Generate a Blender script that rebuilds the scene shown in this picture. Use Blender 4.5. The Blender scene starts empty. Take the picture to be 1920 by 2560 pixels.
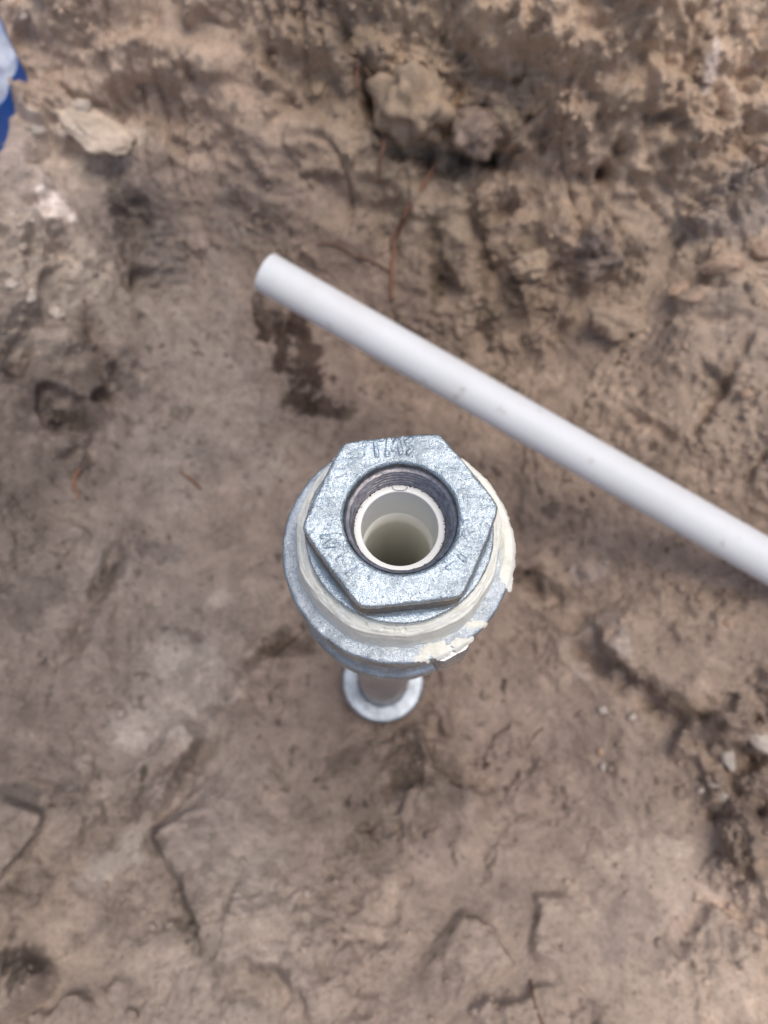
import bpy, math
import numpy as np
from mathutils import Vector, Matrix

# ------------------------------------------------------------------ camera
F = 1923.0                      # focal length in pixels of a 1920 x 2560 frame
n_cam = np.array([(937 - 960) / F, -(1884 - 1280) / F, -1.0])      # straight down, in camera axes
Zc = -n_cam / np.linalg.norm(n_cam)
Yc = np.array([0., 1., 0.]); Yc -= Zc * Yc.dot(Zc); Yc /= np.linalg.norm(Yc)
Xc = np.cross(Yc, Zc)
ROT = np.array([Xc, Yc, Zc])    # camera axes -> world axes
Z_TOP = 0.513                   # top of the hexagon above the pit floor
P_TOP = np.array([(1002.5 - 960) / F, (1280 - 1292) / F, -1.0]) * 0.21
CAM = np.array([0, 0, Z_TOP]) - ROT @ P_TOP

scene = bpy.context.scene
cam_data = bpy.data.cameras.new('camera')
cam = bpy.data.objects.new('camera', cam_data)
scene.collection.objects.link(cam)
M = Matrix.Identity(4)
for i in range(3):
    for j in range(3):
        M[i][j] = ROT[i, j]
    M[i][3] = CAM[i]
cam.matrix_world = M
cam_data.sensor_fit = 'VERTICAL'
cam_data.lens = 26.0
cam_data.sensor_height = 26.0 * 2560 / F
cam_data.sensor_width = cam_data.sensor_height * 0.75
cam_data.clip_start = 0.01
cam_data.clip_end = 500
cam_data.dof.use_dof = True
cam_data.dof.focus_distance = 0.215
cam_data.dof.aperture_fstop = 26.0 / 2.1
scene.camera = cam

# ------------------------------------------------------------------ world, sun, exposure
SUN_EL, SUN_AZ = math.radians(78), math.radians(85)    # azimuth from +Y towards +X
world = bpy.data.worlds.new('World'); scene.world = world
world.use_nodes = True
wn = world.node_tree.nodes; wl = world.node_tree.links
sky = wn.new('ShaderNodeTexSky'); sky.sky_type = 'NISHITA'; sky.sun_disc = False
sky.sun_elevation = SUN_EL; sky.sun_rotation = SUN_AZ
sky.air_density = 1.0; sky.dust_density = 4.0; sky.ozone_density = 0.6
bg = wn['Background']; bg.inputs['Strength'].default_value = 0.15
wl.new(sky.outputs[0], bg.inputs['Color'])
sun_data = bpy.data.lights.new('sun', 'SUN')
sun_data.energy = 1.25; sun_data.angle = math.radians(32); sun_data.color = (1.0, 0.95, 0.89)
sun = bpy.data.objects.new('sun', sun_data); scene.collection.objects.link(sun)
sd = Vector((math.sin(SUN_AZ) * math.cos(SUN_EL), math.cos(SUN_AZ) * math.cos(SUN_EL), math.sin(SUN_EL)))
sun.rotation_euler = sd.to_track_quat('Z', 'Y').to_euler()
vs = scene.view_settings
vs.view_transform = 'Standard'; vs.look = 'None'; vs.gamma = 1.0; vs.use_curve_mapping = False
vs.exposure = 0.0
scene.cycles.max_bounces = 14; scene.cycles.diffuse_bounces = 8; scene.cycles.glossy_bounces = 6

rng = np.random.default_rng(7)

# ------------------------------------------------------------------ numpy noise
_perm = rng.permutation(256); _perm = np.concatenate([_perm, _perm, _perm])
_grad = rng.normal(size=(256, 3)); _grad /= np.linalg.norm(_grad, axis=1)[:, None]

def perlin(p):
    pi = np.floor(p).astype(np.int64); f = p - pi
    u = f * f * f * (f * (f * 6 - 15) + 10)
    pi &= 255
    out = 0.0
    for dx in (0, 1):
        wx = u[:, 0] if dx else 1 - u[:, 0]
        ax = _perm[pi[:, 0] + dx]
        for dy in (0, 1):
            wy = u[:, 1] if dy else 1 - u[:, 1]
            ay = _perm[ax + pi[:, 1] + dy]
            for dz in (0, 1):
                wz = u[:, 2] if dz else 1 - u[:, 2]
                g = _grad[_perm[ay + pi[:, 2] + dz]]
                d = g[:, 0] * (f[:, 0] - dx) + g[:, 1] * (f[:, 1] - dy) + g[:, 2] * (f[:, 2] - dz)
                out = out + wx * wy * wz * d
    return out * 1.5

def fbm(p, octaves=4, gain=0.5):
    s = 0.0; a = 1.0
    for i in range(octaves):
        s = s + a * perlin(p * (2.03 ** i) + i * 17.31)
        a *= gain
    return s

def billow(p, octaves=3, gain=0.5):
    s = 0.0; a = 1.0
    for i in range(octaves):
        s = s + a * (np.abs(perlin(p * (2.1 ** i) + i * 9.7)) * 2 - 0.5)
        a *= gain
    return s

def worley(p2):
    """distance to nearest jittered cell point, in 2-D, and that cell's random number"""
    pi = np.floor(p2).astype(np.int64); f = p2 - pi
    best = np.full(len(p2), 9.0); rid = np.zeros(len(p2))
    for dx in (-1, 0, 1):
        for dy in (-1, 0, 1):
            h = _perm[(_perm[(pi[:, 0] + dx) & 255] + (pi[:, 1] + dy)) & 255]
            jx = _grad[h, 0] * 0.45 + 0.5; jy = _grad[h, 1] * 0.45 + 0.5
            d = (dx + jx - f[:, 0]) ** 2 + (dy + jy - f[:, 1]) ** 2
            m = d < best
            best[m] = d[m]; rid[m] = h[m] / 255.0
    return np.sqrt(best), rid

def sstep(a, b, x):
    t = np.clip((x - a) / (b - a), 0, 1)
    return t * t * (3 - 2 * t)

def lin(r, g, b):
    c = np.array([r, g, b]) / 255.0
    return np.where(c <= 0.04045, c / 12.92, ((c + 0.055) / 1.055) ** 2.4)

# ------------------------------------------------------------------ object helpers
def tag(o, label, cat, group=None):
    o['label'] = label; o['category'] = cat
    if group: o['group'] = group
    return o

def thing(name, label, cat, loc=(0, 0, 0), group=None):
    o = bpy.data.objects.new(name, None); scene.collection.objects.link(o)
    o.location = loc; o.empty_display_size = 0.02
    return tag(o, label, cat, group)

def mesh_obj(name, verts, faces, mat, parent=None, smooth=True, colors=None):
    me = bpy.data.meshes.new(name)
    verts = np.asarray(verts, dtype=np.float32)
    if isinstance(faces, np.ndarray):
        nf, k = faces.shape
        me.vertices.add(len(verts)); me.vertices.foreach_set('co', verts.ravel())
        me.loops.add(nf * k); me.loops.foreach_set('vertex_index', faces.astype(np.int32).ravel())
        me.polygons.add(nf)
        me.polygons.foreach_set('loop_start', np.arange(0, nf * k, k, dtype=np.int32))
        me.polygons.foreach_set('loop_total', np.full(nf, k, dtype=np.int32))
        me.update(calc_edges=True)
    else:
        me.from_pydata([tuple(map(float, v)) for v in verts], [], faces); me.update()
    me.polygons.foreach_set('use_smooth', np.full(len(me.polygons), smooth, dtype=bool))
    if colors is not None:
        a = me.color_attributes.new('soil', 'FLOAT_COLOR', 'POINT')
        c = np.ones((len(verts), 4), dtype=np.float32); c[:, :colors.shape[1]] = colors
        a.data.foreach_set('color', c.ravel())
    me.materials.append(mat)
    o = bpy.data.objects.new(name, me); scene.collection.objects.link(o)
    if parent is not None: o.parent = parent
    return o

def grid_faces(nu, nv, wrap_u=False):
    """quads of a grid stored row by row: index = v * nu + u"""
    u = np.arange(nu if wrap_u else nu - 1); v = np.arange(nv - 1)
    U, V = np.meshgrid(u, v); U2 = (U + 1) % nu
    return np.stack([V * nu + U, V * nu + U2, (V + 1) * nu + U2, (V + 1) * nu + U], -1).reshape(-1, 4)

def lathe(profile, n=160, wob=0.0, wscale=1.0, seed=0.0, z0=0.0, rad=None):
    """profile: list of (r, z); rings bottom of list to end; optional noise wobble and radius function"""
    th = np.linspace(0, 2 * np.pi, n, endpoint=False)
    pr = np.array(profile, float)
    R = np.repeat(pr[:, 0][:, None], n, 1); Zz = np.repeat(pr[:, 1][:, None], n, 1)
    T = np.repeat(th[None, :], len(pr), 0)
    if rad is not None: R = rad(R, T, Zz)
    P = np.stack([R * np.cos(T), R * np.sin(T), Zz + z0], -1).reshape(-1, 3)
    if wob:
        d = fbm(P * wscale + seed, 3)
        nx = P.copy(); nx[:, 2] = 0; nx /= np.maximum(np.linalg.norm(nx, axis=1), 1e-6)[:, None]
        P = P + nx * (d * wob)[:, None]; P[:, 2] += wob * 0.6 * fbm(P * wscale + seed + 40, 3)
    return P, grid_faces(n, len(pr), True)

def rounded(pts, r=0.001, k=4):
    """round the corners of an open (r, z) profile"""
    pts = [np.array(p, float) for p in pts]; out = [pts[0]]
    for a, b, c in zip(pts, pts[1:], pts[2:]):
        d1 = (a - b); d2 = (c - b); l1 = np.linalg.norm(d1); l2 = np.linalg.norm(d2)
        rr = min(r, l1 * .45, l2 * .45)
        p, q = b + d1 / l1 * rr, b + d2 / l2 * rr
        for t in np.linspace(0, 1, k):
            out.append((1 - t) ** 2 * p + 2 * t * (1 - t) * b + t * t * q)
    out.append(pts[-1])
    return out

def dense(pts, step):
    out = [np.array(pts[0])]
    for a, b in zip(pts, pts[1:]):
        a = np.array(a); b = np.array(b); k = max(1, int(np.ceil(np.linalg.norm(b - a) / step)))
        for i in range(1, k + 1): out.append(a + (b - a) * i / k)
    return out

def tube(pts, radii, n=10, bend=0.0, seed=0):
    pts = np.array(pts, float); r = np.array(radii, float)
    # Catmull-Rom resample
    q = np.vstack([2 * pts[0] - pts[1], pts, 2 * pts[-1] - pts[-2]]); out = []; rr = []
    for i in range(1, len(q) - 2):
        for t in np.linspace(0, 1, 7, endpoint=False):
            p0, p1, p2, p3 = q[i - 1:i + 3]
            out.append(0.5 * (2 * p1 + (p2 - p0) * t + (2 * p0 - 5 * p1 + 4 * p2 - p3) * t * t + (3 * p1 - p0 - 3 * p2 + p3) * t ** 3))
            rr.append(r[i - 1] * (1 - t) + r[i] * t)
    out.append(pts[-1]); rr.append(r[-1]); out = np.array(out); rr = np.array(rr)
    if bend:
        out += bend * np.stack([fbm(out * 60 + seed + k * 30, 2) for k in range(3)], -1)
    tang = np.gradient(out, axis=0); tang /= np.linalg.norm(tang, axis=1)[:, None]
    ref = np.array([0.3, 0.2, 1.0]); V = []
    for i in range(len(out)):
        a = np.cross(tang[i], ref); a /= np.linalg.norm(a); b = np.cross(tang[i], a)
        for j in range(n):
            an = 2 * np.pi * j / n
            V.append(out[i] + (a * math.cos(an) + b * math.sin(an)) * rr[i] * (1 + 0.18 * math.sin(3.1 * i + 2 * j + seed)))
    Fc = [tuple(f) for f in grid_faces(n, len(out), True)]
    Fc.append(tuple(range(n))[::-1]); Fc.append(tuple(range((len(out) - 1) * n, len(out) * n)))
    return np.array(V), Fc

# ------------------------------------------------------------------ materials
class NT:
    def __init__(self, name):
        self.m = bpy.data.materials.new(name); self.m.use_nodes = True
        self.t = self.m.node_tree; self.b = self.t.nodes['Principled BSDF']
    def n(self, kind, **kw):
        nd = self.t.nodes.new(kind)
        for k, v in kw.items():
            if k in nd.inputs.keys(): nd.inputs[k].default_value = v
            else: setattr(nd, k, v)
        return nd
    def l(self, a, b): self.t.links.new(a, b)
    def coord(self): return self.n('ShaderNodeTexCoord').outputs['Object']
    def noise(self, vec, scale, detail=4, rough=0.55):
        nd = self.n('ShaderNodeTexNoise', Scale=scale, Detail=detail, Roughness=rough); self.l(vec, nd.inputs['Vector'])
        return nd.outputs['Fac']
    def ramp(self, fac, stops):
        nd = self.n('ShaderNodeValToRGB'); cr = nd.color_ramp
        while len(cr.elements) < len(stops): cr.elements.new(0.5)
        for e, (p, c) in zip(cr.elements, stops):
            e.position = p; e.color = (*c, 1) if len(c) == 3 else c
        self.l(fac, nd.inputs['Fac']); return nd.outputs['Color']
    def mix(self, fac, a, b, mode='MIX'):
        nd = self.n('ShaderNodeMix', data_type='RGBA', blend_type=mode)
        for s, v in ((0, fac), (6, a), (7, b)):
            if hasattr(v, 'is_output'): self.l(v, nd.inputs[s])
            else: nd.inputs[s].default_value = v if s == 0 else (*v, 1)
        return nd.outputs[2]
    def math(self, op, a, b):
        nd = self.n('ShaderNodeMath', operation=op)
        for s, v in ((0, a), (1, b)):
            if hasattr(v, 'is_output'): self.l(v, nd.inputs[s])
            else: nd.inputs[s].default_value = v
        return nd.outputs[0]
    def bump(self, h, dist, strength=1.0, prev=None):
        nd = self.n('ShaderNodeBump', Distance=dist, Strength=strength); self.l(h, nd.inputs['Height'])
        if prev is not None: self.l(prev, nd.inputs['Normal'])
        return nd.outputs['Normal']
    def set(self, **kw):
        for k, v in kw.items():
            s = self.b.inputs[k.replace('_', ' ')]
            if hasattr(v, 'is_output'): self.l(v, s)
            else: s.default_value = (*v, 1) if isinstance(v, (tuple, list)) or (hasattr(v, '__len__') and len(v) == 3) else v
        return self.m

def soil_material():
    k = NT('soil'); c = k.coord()
    at = k.n('ShaderNodeVertexColor'); at.layer_name = 'soil'
    v1 = k.ramp(k.noise(c, 55, 6, 0.65), [(0.3, (0.80, 0.79, 0.78)), (0.7, (1.16, 1.15, 1.13))])
    v2 = k.ramp(k.noise(c, 300, 4, 0.65), [(0.3, (0.66, 0.64, 0.62)), (0.46, (1, 1, 1)), (0.60, (1.02, 1.02, 1.02)), (0.75, (1.32, 1.30, 1.27))])
    v3 = k.ramp(k.noise(c, 1500, 2, 0.6), [(0.28, (0.7, 0.68, 0.66)), (0.5, (1, 1, 1)), (0.75, (1.3, 1.28, 1.25))])
    col = k.mix(1.0, at.outputs['Color'], v1, 'MULTIPLY')
    col = k.mix(1.0, col, v2, 'MULTIPLY'); col = k.mix(0.8, col, v3, 'MULTIPLY')
    b1 = k.bump(k.noise(c, 170, 5, 0.7), 0.0022, 0.55)
    b2 = k.bump(k.noise(c, 750, 4, 0.7), 0.0010, 0.7, b1)
    return k.set(Base_Color=col, Roughness=0.93, Specular_IOR_Level=0.18, Normal=b2)

def stone_material(name, a, b, scale=120):
    k = NT(name); c = k.coord()
    col = k.ramp(k.noise(c, scale, 6, 0.65), [(0.3, tuple(a)), (0.68, tuple(b))])
    bm = k.bump(k.noise(c, scale * 3, 5, 0.7), 0.002, 0.6)
    return k.set(Base_Color=col, Roughness=0.88, Specular_IOR_Level=0.25, Normal=bm)

def galvanised(name, base=(0.80, 0.83, 0.86), rough=0.34, grit=1.0, dirt=0.25, scale=1.0):
    k = NT(name); c = k.coord()
    n1 = k.noise(c, 3200 * scale, 2, 0.6); n2 = k.noise(c, 700 * scale, 4, 0.65); n3 = k.noise(c, 130, 4, 0.6)
    vor = k.n('ShaderNodeTexVoronoi', Scale=1500 * scale); k.l(c, vor.inputs['Vector'])
    pits = k.ramp(vor.outputs['Distance'], [(0.05, (0.12, 0.11, 0.12)), (0.30, (1, 1, 1))])
    keep = k.ramp(k.noise(c, 900 * scale, 3, 0.6), [(0.50, (0, 0, 0)), (0.60, (1, 1, 1))])
    pits = k.mix(keep, (1, 1, 1), pits)
    tone = k.ramp(n3, [(0.34, tuple(np.array(base) * 0.62)), (0.6, tuple(base))])
    grain = k.ramp(n1, [(0.30, (0.62, 0.66, 0.72)), (0.5, (1, 1, 1)), (0.70, (1.28, 1.26, 1.22))])
    col = k.mix(1.0, tone, pits, 'MULTIPLY'); col = k.mix(1.0, col, grain, 'MULTIPLY')
    d = k.ramp(k.noise(c, 260, 5, 0.7), [(0.60, (0, 0, 0)), (0.72, (dirt,) * 3)])
    col = k.mix(d, col, (0.16, 0.13, 0.11))
    ro = k.ramp(n2, [(0.3, (rough * 0.65,) * 3), (0.7, (rough * 1.4,) * 3)])
    b = k.bump(n2, 0.0006 * grit, 0.36); b = k.bump(n1, 0.0002 * grit, 0.5, b)
    return k.set(Base_Color=col, Metallic=0.92, Roughness=ro, Normal=b)

def thread_material():
    k = NT('threaded_dark_iron'); c = k.coord()
    n = k.noise(c, 500, 4, 0.65)
    col = k.ramp(n, [(0.3, (0.17, 0.16, 0.165)), (0.7, (0.42, 0.40, 0.41))])
    sp = k.ramp(k.noise(c, 2200, 2, 0.5), [(0.70, (0, 0, 0)), (0.76, (0.7, 0.7, 0.7))])
    col = k.mix(sp, col, (0.8, 0.78, 0.76))
    return k.set(Base_Color=col, Metallic=0.9, Roughness=0.38, Normal=k.bump(n, 0.0004, 0.5))

def sealant_material():
    k = NT('cream_sealant'); c = k.coord()
    n = k.noise(c, 220, 5, 0.65)
    col = k.ramp(n, [(0.25, (0.72, 0.70, 0.60)), (0.55, (0.84, 0.83, 0.74)), (0.8, (0.86, 0.855, 0.80))])
    b = k.bump(k.noise(c, 700, 4, 0.6), 0.0008, 0.5)
    return k.set(Base_Color=col, Roughness=0.42, Specular_IOR_Level=0.4, Normal=b)

def pvc_material(name, col=(0.83, 0.84, 0.84), specks=0.0, rough=0.32):
    k = NT(name); c = k.coord()
    base = k.ramp(k.noise(c, 14, 4, 0.6), [(0.3, tuple(np.array(col) * 0.94)), (0.7, col)])
    if specks:
        d = k.ramp(k.noise(c, 70, 3, 0.55), [(0.655, (0, 0, 0)), (0.74, (specks,) * 3)])
        base = k.mix(d, base, (0.42, 0.36, 0.26))
        d2 = k.ramp(k.noise(c, 18, 5, 0.65), [(0.52, (0, 0, 0)), (0.8, (specks * 0.45,) * 3)])
        base = k.mix(d2, base, (0.55, 0.48, 0.38))
    return k.set(Base_Color=base, Roughness=rough, Specular_IOR_Level=0.45)

def plain(name, a, b, scale, rough=0.7, bump=0.001, spec=0.3):
    k = NT(name); c = k.coord(); n = k.noise(c, scale, 5, 0.65)
    return k.set(Base_Color=k.ramp(n, [(0.3, tuple(a)), (0.7, tuple(b))]), Roughness=rough, Specular_IOR_Level=spec, Normal=k.bump(n, bump, 0.6))

SOIL = soil_material()
ZINC = galvanised('galvanised_bright', (0.60, 0.685, 0.73), 0.28, 2.1, 0.6)
SIDE_SHADE = galvanised('pit_shade_galvanised_sides', (0.20, 0.185, 0.18), 0.42, 1.6, 0.8)  # dark pit reflection painted into the sides' base colour, with dirt specks
ZINC_DULL = galvanised('galvanised_dull', (0.52, 0.575, 0.62), 0.40, 1.9, 0.5)
STEEL = galvanised('galvanised_pipe', (0.58, 0.58, 0.59), 0.42, 0.4, 0.35, 0.5)
THREAD = thread_material()
SEAL = sealant_material()
PVC = pvc_material('white_pvc', (0.77, 0.785, 0.785), specks=0.5, rough=0.55)
PVC_IN = pvc_material('white_pvc_liner', (0.92, 0.93, 0.91), rough=0.25)
PVC_GREY = pvc_material('dull_pvc', (0.80, 0.795, 0.745), rough=0.35)
PALE = stone_material('pale_clay', lin(172, 158, 144), lin(214, 203, 190), 70)
TAN = stone_material('tan_clay', lin(160, 134, 114), lin(196, 170, 148), 90)
WHITE_STONE = stone_material('whitish_stone', lin(158, 148, 138), lin(196, 186, 174), 150)
ROOT_RED = plain('reddish_root_bark', lin(118, 86, 70), lin(146, 112, 94), 300, 0.75)
ROOT_TAN = plain('tan_root_bark', lin(150, 118, 88), lin(190, 156, 124), 300, 0.8)
ROOT_BROWN = plain('brown_root_bark', lin(92, 70, 58), lin(128, 100, 84), 300, 0.8)
DIRT = plain('black_dirt', (0.02, 0.018, 0.015), (0.07, 0.06, 0.05), 900, 0.8)

# ------------------------------------------------------------------ the pit: base surface
def plane_at(px, py, z):
    d = ROT @ np.array([(px - 960) / F, (1280 - py) / F, -1.0])
    return CAM + d * ((z - CAM[2]) / d[2])

def smax(a, b, k):
    m = np.maximum(a, b); return m + k * np.log(np.exp((a - m) / k) + np.exp((b - m) / k))
def base_h(x, y):
    """pit floor with four sloping banks, levelling out at the rim"""
    x = np.asarray(x, float); y = np.asarray(y, float)
    far = (y - 0.345 - 0.05 * sstep(-0.02, -0.2, x) + 0.03 * sstep(0.0, 0.22, x)) * (1.02 + 0.22 * sstep(-.1, .2, x))
    left = (-x - 0.205 - 0.03 * np.sin(y * 9)) * 0.85
    right = (x - 0.125 + 0.05 * sstep(0.3, 0.0, y) * 0.3) * (0.50 + 0.22 * sstep(0.05, 0.3, y))
    near = (-y - 0.055) * 0.50
    k = 0.016
    h = smax(smax(smax(far, left, k), smax(right, near, k), k), np.zeros_like(x), k) - k * 0.7
    h = np.clip(h, -0.01, 3)
    return np.where(h < 0.30, h, 0.30 + 0.06 * np.tanh((h - 0.30) / 0.06))

def ray_base(px, py, lift=0.0):
    d = ROT @ np.array([(px - 960) / F, (1280 - py) / F, -1.0])
    ts = np.linspace(0.2, 1.6, 700)
    P = CAM[None] + d[None] * ts[:, None]
    g = P[:, 2] - base_h(P[:, 0], P[:, 1]) - lift
    k = int(np.argmax(g < 0)); k = max(k, 1)
    a = g[k - 1] / (g[k - 1] - g[k])
    return P[k - 1] + (P[k] - P[k - 1]) * a

def px2m(P): return -(ROT.T @ (np.asarray(P) - CAM))[2] / F     # metres per pixel at a point

# the grid: dense in the pit, stretching out to the far ground
def axis(lo, hi, step, far, k):
    core = np.arange(lo, hi, step)
    g = np.geomspace(step * 2, far, k); g = np.cumsum(g) / np.cumsum(g)[-1] * far
    return np.concatenate([lo - g[::-1], core, hi + g])
XS = axis(-0.40, 0.40, 0.00115, 40, 70); YS = axis(-0.29, 0.66, 0.00115, 40, 70)
NX, NY = len(XS), len(YS)
GX, GY = np.meshgrid(XS, YS); gx = GX.ravel(); gy = GY.ravel()
gz = base_h(gx, gy); GZ = gz.reshape(NY, NX)
dzy, dzx = np.gradient(GZ, YS, XS)
NRM = np.stack([-dzx.ravel(), -dzy.ravel(), np.ones(NX * NY)], -1)
NRM[:, :2] *= 0.75; NRM /= np.linalg.norm(NRM, axis=1)[:, None]
B = np.stack([gx, gy, gz], -1)
core = (gx > -0.7) & (gx < 0.7) & (gy > -0.6) & (gy < 0.8)
cidx = np.nonzero(core)[0]; C3 = B[cidx]

def idw(pts, power=3.0, eps=0.02):
    """smooth field over the pit from (px, py, value...) notes"""
    q = np.array([[*ray_base(p[0], p[1])[:2]] for p in pts]); v = np.array([p[2:] for p in pts], float)
    W = np.zeros(len(C3)); S = np.zeros((len(C3), v.shape[1]))
    for i in range(len(q)):
        w = 1.0 / ((C3[:, 0] - q[i, 0]) ** 2 + (C3[:, 1] - q[i, 1]) ** 2 + eps ** 2) ** (power / 2)
        W += w; S += w[:, None] * v[i]
    return S / W[:, None]

ROUGH = idw([(960,1400,.25),(600,1350,.12),(500,1000,.1),(600,700,.12),(650,450,.2),(820,550,.25),(960,1000,.3),(960,1850,.55),(760,1800,.45),
 (1250,1450,.28),(1500,1500,.25),(1200,700,.4),(1050,520,.35),(1300,600,.8),(1450,750,.6),(1650,1000,.22),(1850,900,.35),(1800,700,.5),
 (960,300,.95),(1150,200,1.1),(1400,300,1.15),(1700,300,.9),(1850,120,.9),(1500,60,1.0),(1000,60,1.0),(750,150,.75),(500,100,.55),(550,280,.3),
 (250,80,.75),(60,150,.7),(250,220,.6),(120,450,.7),(320,560,.6),(80,720,.85),(200,640,.75),(240,850,.75),(100,950,.7),(160,1080,.7),(100,1300,.35),(330,1250,.2),(150,1500,.3),(60,1800,.35),
 (400,1750,.15),(250,2050,.3),(560,2150,.15),(120,2420,.6),(400,2350,.3),(650,2480,.35),(850,2250,.4),(1050,2100,.55),(1100,2450,.6),(1300,2250,.35),(1500,2150,.25),(1650,1700,.3),
 (1850,1880,1.0),(1880,2080,.9),(1700,2200,.25),(1750,2450,.35)])[:, 0]

# ---- relief along the surface normal
p = C3
warp = np.stack([perlin(p * 14 + 3), perlin(p * 14 + 50), perlin(p * 14 + 90)], -1) * 0.007
pw = p + warp
D = 0.010 * fbm(p * 7 + 5, 3)
patch = sstep(-0.12, 0.22, fbm(pw * 13 + 60, 3, 0.55))          # trowelled against crumbled soil
ROUGH = ROUGH * np.maximum(0.22 + 1.1 * patch, 1.2 * sstep(0.45, 0.95, ROUGH) * (0.55 + 0.45 * patch))
tr = fbm(p * 9 + 120, 3, 0.45) * 1.8
trf = np.floor(tr); D += 0.0085 * (0.04 + 0.96 * np.clip(ROUGH * 1.5 - 0.5, 0, 1)) * (trf + sstep(0.38, 0.62, tr - trf))
HI = sstep(0.45, 0.95, ROUGH)
WALL = sstep(0.05, 0.11, p[:, 2]) * sstep(0.22, 0.34, p[:, 1])
ledges_ = np.stack([p[:, 0] * 11, p[:, 1] * 11, p[:, 2] * 24], -1)
D += WALL * 0.024 * fbm(ledges_ * 0.85 + 12, 3, 0.42)
folds = np.stack([p[:, 0] * 30 + 2.0 * perlin(p * 9 + 3), p[:, 1] * 6, p[:, 2] * 6], -1)
D -= WALL * 0.007 * np.clip(np.abs(perlin(folds + 31)) * -3 + 0.8, 0, 1)
D += HI * 0.028 * fbm(pw * 11 + 150, 2, 0.5)
D += HI * 0.013 * np.clip(0.65 - worley(np.stack([pw[:, 0] * 19, pw[:, 1] * 19 + pw[:, 2] * 14], -1))[0], -0.2, 1)
SM = np.clip(1 - ROUGH * 1.6, 0, 1)
scr = np.stack([(p[:, 0] * 0.83 + p[:, 1] * 0.55) * 70, (-p[:, 0] * 0.55 + p[:, 1] * 0.83) * 9, p[:, 2] * 9], -1)
D += SM * 0.0016 * fbm(scr + 2, 3, 0.5) * sstep(-0.3, 0.3, perlin(p * 8 + 31))
D += (0.05 + ROUGH) * 0.010 * fbm(pw * 22 + 1, 4, 0.5)
D -= ROUGH * 0.003 * np.clip(billow(pw * 34 + 20, 2), -0.4, 1.2)
wd, wid = worley(np.stack([pw[:, 0] * 44, pw[:, 1] * 44 + pw[:, 2] * 30], -1))
lump = np.clip(0.62 - wd, 0, 1) ** 0.7 * sstep(0.5, 0.85, wid)
D += ROUGH * 0.009 * lump
wd2, wid2 = worley(np.stack([pw[:, 0] * 100, pw[:, 1] * 100 + pw[:, 2] * 60], -1))
D += (0.10 + ROUGH) * 0.0085 * np.clip(0.6 - wd2, 0, 1) * sstep(0.5, 0.85, wid2)
D += (0.0006 + 0.0030 * ROUGH) * fbm(p * 105 + 9, 4, 0.6)
pit = sstep(0.32, 0.60, perlin(pw * 62 + 11)) * sstep(-0.1, 0.35, perlin(p * 17 + 60))
D -= 0.003 * (0.12 + ROUGH) * pit
D -= ROUGH * 0.006 * sstep(0.28, 0.62, perlin(pw * 30 + 140))

COL = idw([(250,120,154,137,123),(60,120,150,133,120),(500,200,146,129,115),(750,120,132,115,99),(960,60,142,124,106),(1250,120,150,131,112),(1700,200,147,129,112),(1880,60,160,142,124),
 (1000,300,132,118,102),(1400,450,146,128,112),(1750,550,148,132,117),(600,330,142,125,112),(650,480,134,120,110),(330,560,112,103,98),(120,480,150,139,132),(80,680,146,136,127),
 (500,900,132,123,118),(430,1150,124,116,112),(600,1300,126,114,107),(800,700,130,114,103),(1000,850,128,112,101),(1250,800,140,123,108),(1650,950,154,136,121),(1850,850,152,136,122),
 (120,950,112,102,97),(100,1250,112,103,97),(300,1400,128,119,114),(200,1600,124,114,108),(450,1700,134,126,121),(80,1800,122,111,105),(500,2050,140,129,123),(150,2300,140,126,115),
 (600,2400,150,138,128),(900,2050,126,113,104),(1000,2300,146,131,120),(1300,2450,152,137,126),(1700,2300,160,144,132),(1850,2500,172,155,139),(1650,1600,148,131,118),(1400,1500,142,125,112),
 (1850,1950,140,124,112),(1300,1900,138,122,112),(700,1750,128,114,106),(960,1750,118,104,95),(1200,1350,134,117,104)], 3.0, 0.015) / 255.0
COL = np.where(COL <= 0.04045, COL / 12.92, ((COL + 0.055) / 1.055) ** 2.4)

def local(cx, cy, r):
    return np.nonzero((np.abs(C3[:, 0] - cx) < r) & (np.abs(C3[:, 1] - cy) < r))[0]

def seg_dist(sub, pts):
    """distance from ground points to a polyline (3-D, on the base surface), signed side and position along it"""
    P = C3[sub]; best = np.full(len(sub), 9.0); side = np.zeros(len(sub)); along = np.zeros(len(sub))
    L = np.r_[0, np.cumsum(np.linalg.norm(np.diff(pts, axis=0), axis=1))]; tot = L[-1]
    for i in range(len(pts) - 1):
        a, b = pts[i], pts[i + 1]; ab = b - a; l2 = ab.dot(ab)
        t = np.clip(((P - a) @ ab) / l2, 0, 1)
        q = P - (a + t[:, None] * ab); d = np.linalg.norm(q, axis=1)
        m = d < best
        best[m] = d[m]
        side[m] = np.sign(ab[0] * q[m, 1] - ab[1] * q[m, 0])
        along[m] = (L[i] + t[m] * np.sqrt(l2)) / tot
    return best, side, along

def on(poly):
    q = np.array(poly, float)
    for _ in range(2):                      # round the corners of the line
        m = np.empty((2 * len(q), 2)); m[0] = q[0]; m[-1] = q[-1]
        m[1:-1:2] = 0.75 * q[:-1] + 0.25 * q[1:]; m[2:-1:2] = 0.25 * q[:-1] + 0.75 * q[1:]
        q = m
    return np.array([ray_base(a, b) for a, b in q])

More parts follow.
